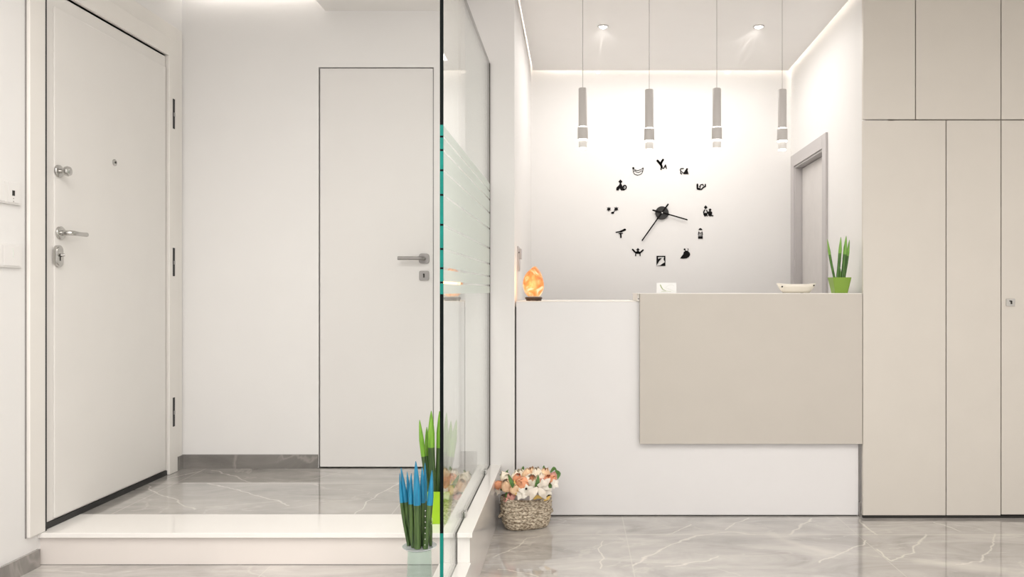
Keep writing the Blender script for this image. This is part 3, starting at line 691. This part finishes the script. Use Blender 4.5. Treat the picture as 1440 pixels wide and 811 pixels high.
# ------------------------------------------------------------------ boat-shaped dish
by = 4.24; bx = W(1119.5, by); bs = FOC/by
o = empty('ceramic_bowl', (bx, by, ZR), 'ivory boat-shaped bowl with dark dots at its ends on the counter', 'bowl')
bm = bmesh.new(); prof = [(0, .000, .35), (.30, .0, .40), (.62, .014, .62), (.85, .030, .85), (1.0, .0465, 1.0)]
seg = 40; outer = []; inner = []
for k, (s_, h_, wd) in enumerate(prof):
    ro = []; ri = []
    for i in range(seg):
        a = 2*PI*i/seg; cx_ = math.cos(a); cy_ = math.sin(a)
        ex = (.056+.050*(k/4)**.9)
        ey = .030+.035*(k/4)
        hz_ = h_+(.006*abs(cx_)**3 if k == 4 else 0)
        px_ = math.copysign(abs(cx_)**.8, cx_)
        ro.append(bm.verts.new((bx+ex*px_, by+ey*cy_, ZR+.0015+hz_)))
        ri.append(bm.verts.new((bx+(ex-.004)*px_, by+(ey-.004)*cy_, ZR+.0055+hz_-(.003 if k == 4 else 0))))
    outer.append(ro); inner.append(ri)
for R_ in (outer, inner):
    for p, q in zip(R_, R_[1:]):
        for i in range(seg): bm.faces.new((p[i], p[(i+1) % seg], q[(i+1) % seg], q[i]))
    bm.faces.new(R_[0])
for i in range(seg): bm.faces.new((outer[-1][i], outer[-1][(i+1) % seg], inner[-1][(i+1) % seg], inner[-1][i]))
link('bowl_body', bm, M['ceramic'], o, True)
for px, py, r_, dd in ((1099.8, 402.9, .0044, .048), (1144.3, 401.2, .0046, .036)):
    q = P(px, py, by-dd)
    L('dot', [(r_, 0), (r_, -.004), (r_*.6, -.006), (.0005, -.006)], (q.x, by-dd, q.z), M['dark'], o, 'y', 14)
B('bowl_foot', (bx+.020, bx+.034, by-.02, by-.008, ZR+.0002, ZR+.004), M['wood'], o, bev=.001)

# ------------------------------------------------------------------ sansevieria plants
def spike(parent, base, tip, r, split, mlow, mtip, bend=(0, 0), sharpness=1.0, flare=1.0):
    base = Vector(base); tip = Vector(tip); N = 22
    def at(t):
        b_ = math.sin(PI*t)
        p = base.lerp(tip, t); return p+Vector((bend[0]*b_, bend[1]*b_, 0))
    def rad(t): return r*max(.10, min(1, ((1-t)*3.0*sharpness+.01)**.62))*(flare+(1-flare)*min(1, t*2))
    ts = [i/N for i in range(N+1)]
    lo = [t for t in ts if t < split]+[split]; hi = [split]+[t for t in ts if t > split]
    a = T('spike_leaf', [at(t) for t in lo], [rad(t) for t in lo], mlow, parent, 12)
    T('painted_tip', [at(t) for t in hi], [rad(t)*1.02 for t in hi], mtip, a, 12)
# blue-tipped plant on its dish and glass stand
YB = 2.70; q0 = P(590, 770, YB)
o = empty('blue_tipped_plant', (q0.x, YB, L1), 'spiky plant with blue painted leaf tips on a dish and glass stand before the step', 'plant')
L('glass_stand', [(.046, .0), (.048, .003), (.042, .08), (.040, q0.z-L1-.006), (.0005, q0.z-L1-.006)], (q0.x, YB, L1+.001), M['glass_pot'], o)
L('dish', [(.030, -.002), (.050, .001), (.0590, .007), (.0575, .008), (.048, .003), (.0005, .002)], (q0.x, YB, q0.z), M['dish'], o, seg=40)
def bz(u, v, dY=0): return P(540+u/4.77, 620+v/4.77, YB+dY)
zz = bz(0, 724).z
K = YB/FOC/4.77
blue = [ # tip u,v  base u  radius(u)  depth  bend
 ((105, 214), 166, 10.5, .012, -.006), ((114, 178), 186, 15, .020, .0), ((155, 205), 190, 13, .030, 0), ((182, 215), 198, 15, -.005, -.004),
 ((213, 135), 225, 21, -.018, .002), ((256, 178), 262, 17, .012, 0), ((275, 146), 262, 13, .036, .003), ((322, 196), 277, 17, -.018, .003), ]
for (u, v), bu, r_, dY, bd in blue:
    tp = bz(u, v, dY); bs_ = bz(bu, 724, dY); bs_.z = q0.z+.004; 
    Lh = tp.z-bs_.z; sp_ = (bz(0, 418).z-bs_.z)/Lh
    spike(o, bs_, tp, r_*K*1.15, sp_, M['sans'], M['tip_blue'], (bd, 0), 1.0, .92)
for (u, v), bu, r_, dY in (((314, 520), 312, 12, .012),):
    tp = bz(u, v, dY); bs_ = bz(bu, 724, dY); bs_.z = q0.z+.004
    bm = bmesh.new(); tube(bm, [bs_.lerp(tp, t_/8) for t_ in range(9)], [r_*K*x_ for x_ in (.9, 1, 1, 1, 1, .95, .85, .6, .15)], 12); link('short_leaf', bm, M['sans'], o, True)
T('wire_loop', [bz(u, v, -.012) for u, v in ((305, 560), (303, 520), (306, 480), (311, 450), (316, 470), (312, 500), (322, 520), (326, 545), (318, 556), (308, 545), (312, 530))], .0008, M['wire'], o, 6)
for k in range(7):
    q = bz(281-k*.5, 462+k*38, -.018); q.y = YB-.018-17*K
    L('sticker_dot', [(.0016, 0), (.0013, -.001), (.0003, -.0012)], q, M['switch'], o, 'y', 8)

def square_pot(parent, name, cx, cy, z0, wt, wb, h, m, yaw=0, rim=.004):
    bm = bmesh.new(); rot = Matrix.Rotation(yaw, 3, 'Z')
    rings = []
    for w_, z_ in ((wb, 0), (wt, h), (wt-2*rim, h), (wt-2*rim-.002, h-.015), ):
        pts = rrect(0, 0, w_, w_, .007, 4)
        rings.append([bm.verts.new(Vector((cx, cy, z0+z_))+rot @ Vector((x, y, 0))) for x, y in pts])
    k = len(rings[0])
    for p, q in zip(rings, rings[1:]):
        for i in range(k): bm.faces.new((p[i], p[(i+1) % k], q[(i+1) % k], q[i]))
    bm.faces.new(rings[0])
    a = link(name, bm, m, parent)
    bm = bmesh.new(); pts = rrect(0, 0, wt-2*rim-.003, wt-2*rim-.003, .006, 3)
    prism(bm, [((rot @ Vector((x, y, 0))).x+cx, (rot @ Vector((x, y, 0))).y+cy) for x, y in pts], 'z', z0+h-.022, z0+h-.012)
    link('soil', bm, M['soil'], parent)
# green plant in a square lime pot behind the glass
gx, gy = W(616, 3.10), 3.12
o = empty('potted_spiky_plant', (gx, gy, L2), 'tall spiky green plant in a square lime pot on the white step edge', 'plant')
square_pot(o, 'square_pot', gx, gy, L2+.0005, .108, .076, .130, M['lime'])
ztop = L2+.118
def gp(px, py, dY): return P(px, py, gy+dY)
for tx, ty, bx_, r_, dY, sp_ in ((590, 590, 604, .0095, -.02, .50), (606.5, 577.5, 610, .0135, -.028, .56), (618, 578, 615, .012, -.005, .55), (628, 580, 620, .011, .02, .5),
                          (642, 590, 625, .012, -.02, .5), (600, 600, 606, .010, .022, .55), (634, 592, 628, .011, .025, .5)):
    tp = gp(tx, ty, dY); b_ = gp(bx_, 690, dY); b_.z = ztop
    spike(o, b_, tp, r_, sp_, M['sans2'] if dY > 0 else M['sans'], M['tip_green'], (-.004 if tx < bx_ else .003, 0), 1.2, .9)
# small plant on the counter
gy = 4.25; gx = W(1180.5, gy)
o = empty('potted_spiky_plant', (gx, gy, ZR), 'small spiky green plant in a tapered olive pot on the counter beside the cabinets', 'plant')
hp = (411.5-389.5)*gy/FOC
square_pot(o, 'tapered_pot', gx, gy, ZR+.0005, .100, .069, hp, M['lime2'])
for tx, ty, bx_, r_, dY, sp_ in ((1163.5, 336, 1174, .0070, 0, .62), (1182.5, 333, 1177.5, .0088, -.01, .62), (1190, 331.5, 1184, .0098, -.012, .58), (1194.5, 337, 1186.5, .0078, .012, .60), (1181, 375, 1181, .005, -.02, .97)):
    tp = P(tx, ty, gy+dY); b_ = P(bx_, 390, gy+dY); b_.z = ZR+hp-.014
    spike(o, b_, tp, r_, sp_, M['sans2'], M['tip_green2'], (-.003 if tx < bx_ else .002, 0), 1.1, .9)

# ------------------------------------------------------------------ flower basket
fx, fy = W(740, 3.99), 3.985
rotb = Matrix.Rotation(math.radians(20), 3, 'Z')
o = empty('flower_basket', (fx, fy, 0), 'oval woven basket full of peach and ivory silk flowers with a ribbon', 'flower basket')
bm = bmesh.new(); NU, NV = 220, 60; bh = .158
def bprof(a, ext):   # rounded oval outline
    c_, s_ = math.cos(a), math.sin(a)
    ax, ay = .108+ext, .072+ext
    e_ = 2.9
    r_ = (abs(c_/ax)**e_+abs(s_/ay)**e_)**(-1/e_)
    return r_*c_, r_*s_
rows = []
for j in range(NV+1):
    v = j/NV; ext = .016*math.sin(PI*min(1, v*.62+.02))+(-.010*(1-min(1, v*8)))
    row = []
    for i in range(NU):
        a = 2*PI*i/NU
        x_, y_ = bprof(a, ext)
        rr = v*8; rowi = int(rr); ph = rr-rowi
        d_ = .0065*math.sin(PI*ph)**.7*(.35+.65*abs(math.sin(a*15+rowi*1.57+(ph-.5)*(2.2 if rowi % 2 else -2.2))))
        nrm = Vector((x_, y_, 0)).normalized()
        p_ = Vector((x_, y_, 0))+nrm*d_
        zt = v*bh+(.006*math.sin(a*2+1) if v > .95 else 0)
        p_ = rotb @ p_
        row.append(bm.verts.new((fx+p_.x, fy+p_.y, zt+.001)))
    rows.append(row)
for p, q in zip(rows, rows[1:]):
    for i in range(NU): bm.faces.new((p[i], p[(i+1) % NU], q[(i+1) % NU], q[i]))
bm.faces.new(rows[0])
bk = link('woven_basket', bm, M['weave'], o, True)
# handle loop at the left end
hl = []
for t_ in range(9):
    a = PI*t_/8
    hl.append(Vector((fx, fy, 0))+rotb @ Vector((-.122-.018*math.sin(a), .0, 0))+Vector((0, -.035*math.cos(a), .085-.02*math.sin(a))))
T('basket_handle', hl, .0055, M['weave'], bk, 8)
hl = [Vector((2*fx-p.x, 2*fy-p.y, p.z)) for p in hl]; T('basket_handle', hl, .0055, M['weave'], bk, 8)
# cloth liner / dome that carries the flowers
bm = bmesh.new(); rings = []
for v, ext, z_ in ((0, -.012, bh-.03), (.5, -.006, bh+.012), (1, -.018, bh+.035)):
    rings.append([bm.verts.new(Vector((fx, fy, z_+.004*math.sin(i*1.1)))+rotb @ Vector((*bprof(2*PI*i/64, ext), 0))) for i in range(64)])
for p, q in zip(rings, rings[1:]):
    for i in range(64): bm.faces.new((p[i], p[(i+1) % 64], q[(i+1) % 64], q[i]))
bm.faces.new(rings[-1])
link('cloth_liner', bm, M['liner'], o, True)

def petal(bm, c, ax, side, ln, wd, cup, curl=0.0):
    # cupped petal growing from c along ax, bulging to `side`
    ax = Vector(ax).normalized(); side = Vector(side); side = (side-ax*side.dot(ax)).normalized(); tr_ = ax.cross(side)
    NU_, NV_ = 6, 8; g_ = []
    for th_ in (0, .0009):
        gr = []
        for j in range(NV_+1):
            v = j/NV_; w_ = wd*math.sin(PI*(.08+.86*v)**.85); bul = cup*math.sin(PI*min(1, v*.95+.05))+curl*v*v
            row = []
            for i in range(NU_+1):
                u = i/NU_*2-1
                p = c+ax*(ln*v-ln*.06*u*u)+side*(bul*(1-.55*u*u)+th_)+tr_*(w_*u)
                row.append(bm.verts.new(p))
            gr.append(row)
        g_.append(gr)
    for gi, gr in enumerate(g_):
        for j in range(NV_):
            for i in range(NU_):
                f = (gr[j][i], gr[j][i+1], gr[j+1][i+1], gr[j+1][i])
                bm.faces.new(f if gi else tuple(reversed(f)))
def tulip(c, ax, s_, m, parent=o, name='tulip', opn=0):
    bm = bmesh.new(); ax = Vector(ax).normalized(); c = Vector(c)
    ref = ax.orthogonal().normalized(); q2 = ax.cross(ref)
    for layer, k, rr in ((0, 3, .30), (1, 3, .42)):
        for i in range(k):
            a = 2*PI*i/k+layer*PI/3+random.random()*.3
            sd = ref*math.cos(a)+q2*math.sin(a)
            petal(bm, c, ax+sd*(.05+opn), sd, s_*(1.0-.06*layer), s_*.36, s_*rr, s_*(-.22+opn*.8))
    return link(name, bm, m, parent, True)
def lily(c, ax, s_, m, k=5, name='open_blossom'):
    bm = bmesh.new(); ax = Vector(ax).normalized(); c = Vector(c)
    ref = ax.orthogonal().normalized(); q2 = ax.cross(ref)
    for i in range(k):
        a = 2*PI*i/k+.4; sd = ref*math.cos(a)+q2*math.sin(a)
        petal(bm, c, sd*1.0+ax*.35, ax, s_, s_*.38, s_*.10, -.05*s_)
    return link(name, bm, m, o, True)
YFm = 3.96
def q(px, py, dY=0): return P(px, py, YFm+dY)
up = Vector((0, -.25, 1))
fl = [ # px,py,dY, axis, size, material
 (706, 675, -.02, (-.7, -.5, .35), .040, 'coral'), (716, 680, -.06, (-.25, -.55, .8), .056, 'peach'), (713, 668, -.01, (-.4, -.3, .9), .048, 'cream'), (724, 684, -.08, (.1, -.6, .7), .052, 'peach'),
 (726, 669, 0, (.0, -.3, 1), .050, 'cream'), (737, 674, -.07, (-.2, -.8, .5), .058, 'coral'), (744, 671, -.05, (.3, -.7, .6), .055, 'cream'), (741, 665, .02, (0, -.2, 1), .045, 'peach'),
 (753, 674, -.04, (.2, -.6, .7), .050, 'peach'), (755, 664, .03, (0, -.3, 1), .048, 'cream'), (763, 675, -.03, (.0, -.7, .7), .050, 'pink'), (765, 664, .04, (.2, -.2, 1), .045, 'peach'),
 (771, 671, .01, (.5, -.4, .6), .050, 'coral'), (748, 662, .05, (-.1, -.2, 1), .042, 'peach'), (733, 665, .04, (-.2, -.2, 1), .044, 'cream'), (774, 667, .05, (.5, -.1, .8), .042, 'pink'),
 (720, 690, -.05, (-.1, -.7, .4), .036, 'pink'), (715, 694, -.04, (-.5, -.7, .2), .026, 'pink'), (760, 669, .0, (.1, -.5, .9), .046, 'cream')]
for px, py, dY, ax, s_, mm in fl: tulip(q(px, py+8, dY), ax, s_*1.30, M[mm], name='tulip', opn=random.uniform(.05, .28))
for i_ in range(9): tulip(q(712+i_*7.2, 679+random.uniform(-4, 3), random.uniform(-.03, .03)), (random.uniform(-.3, .3), -.6, 1), .050, M[('cream', 'peach', 'coral')[i_ % 3]], name='tulip', opn=.2)
for px, py, dY, ax, s_ in ((741, 690, -.115, (0, -1, .25), .040), (764, 682, -.10, (.3, -1, .2), .036), (702, 690, -.03, (-.7, -.6, .2), .026), (779, 680, -.02, (.6, -.7, .3), .030), (733, 694, -.11, (-.3, -1, .1), .034), (770, 690, -.07, (.3, -1, -.1), .028)):
    lily(q(px, py, dY), ax, s_, M['ivory'])
L('blossom_eye', [(.006, 0), (.005, -.004), (.0005, -.005)], q(740, 687, -.13), M['dark'], o, 'y', 12)
def leafblade(pts, wd, m=None, name='leaf'):
    pts = [Vector(p) for p in pts]; bm = bmesh.new(); N = 12; rows = []
    def bez(t):
        k = (len(pts)-1)*t; i = min(int(k), len(pts)-2); return pts[i].lerp(pts[i+1], k-i)
    for th_ in (0, .0012):
        gr = []
        for j in range(N+1):
            t = j/N; c = bez(t); d_ = (bez(min(1, t+.08))-bez(max(0, t-.08))).normalized(); sd = d_.cross(Vector((0, -1, 0))).normalized()
            w_ = wd*max(.06, math.sin(PI*(.1+.88*t)))
            gr.append([bm.verts.new(c+sd*w_*u+Vector((0, th_+.15*w_*abs(u), 0))) for u in (-1, -.5, 0, .5, 1)])
        rows.append(gr)
    for gi, gr in enumerate(rows):
        for j in range(N):
            for i in range(4):
                f = (gr[j][i], gr[j][i+1], gr[j+1][i+1], gr[j+1][i]); bm.faces.new(f if gi else tuple(reversed(f)))
    return link(name, bm, m or M['leaf'], o, True)
leafblade([q(715, 668, -.10), q(720, 680, -.12), q(726, 694, -.12)], .0095)
leafblade([q(711, 690, -.07), q(709, 680, -.05), q(712, 664, -.01), q(715, 660, 0)], .007)
leafblade([q(703, 668, -.02), q(708, 666, 0), q(715, 664, .02)], .009)
leafblade([q(699, 686, -.02), q(706, 688, -.03), q(711, 684, -.04)], .007)
leafblade([q(711, 704, -.06), q(712, 694, -.07), q(716, 683, -.06)], .0045)
leafblade([q(753, 688, -.10), q(756, 678, -.10), q(757, 667, -.08)], .010)
leafblade([q(769, 696, -.06), q(773, 686, -.05), q(776, 674, -.02)], .010)
leafblade([q(774, 664, .02), q(779, 658, .02), q(783, 661, .01)], .008)
leafblade([q(781, 661, .0), q(786, 666, -.01), q(784, 674, -.02)], .010)
leafblade([q(735, 662, .03), q(736, 655, .03)], .006)
leafblade([q(764, 662, .05), q(765, 654, .05)], .006)
leafblade([q(723, 675, -.11), q(726, 688, -.12), q(725, 697, -.12)], .006, M['yellow'])
# ribbon bow across the front
leafblade([q(757, 684, -.13), q(765, 680, -.14), q(772, 674, -.12), q(768, 683, -.13)], .012, M['ribbon'], 'ribbon_loop')
leafblade([q(756, 686, -.13), q(750, 694, -.14), q(745, 704, -.13)], .014, M['ribbon'], 'ribbon_tail')
leafblade([q(757, 686, -.13), q(763, 694, -.14), q(768, 702, -.12)], .017, M['ribbon'], 'ribbon_tail')
leafblade([q(756, 685, -.13), q(745, 692, -.14), q(737, 697, -.13)], .011, M['ribbon'], 'ribbon_loop')
leafblade([q(750, 702, -.115), q(756, 698, -.12), q(763, 701, -.11)], .008, M['yellow'], 'raffia_knot')
leafblade([q(765, 704, -.09), q(771, 700, -.09), q(774, 697, -.07)], .007, M['yellow'], 'raffia_knot')
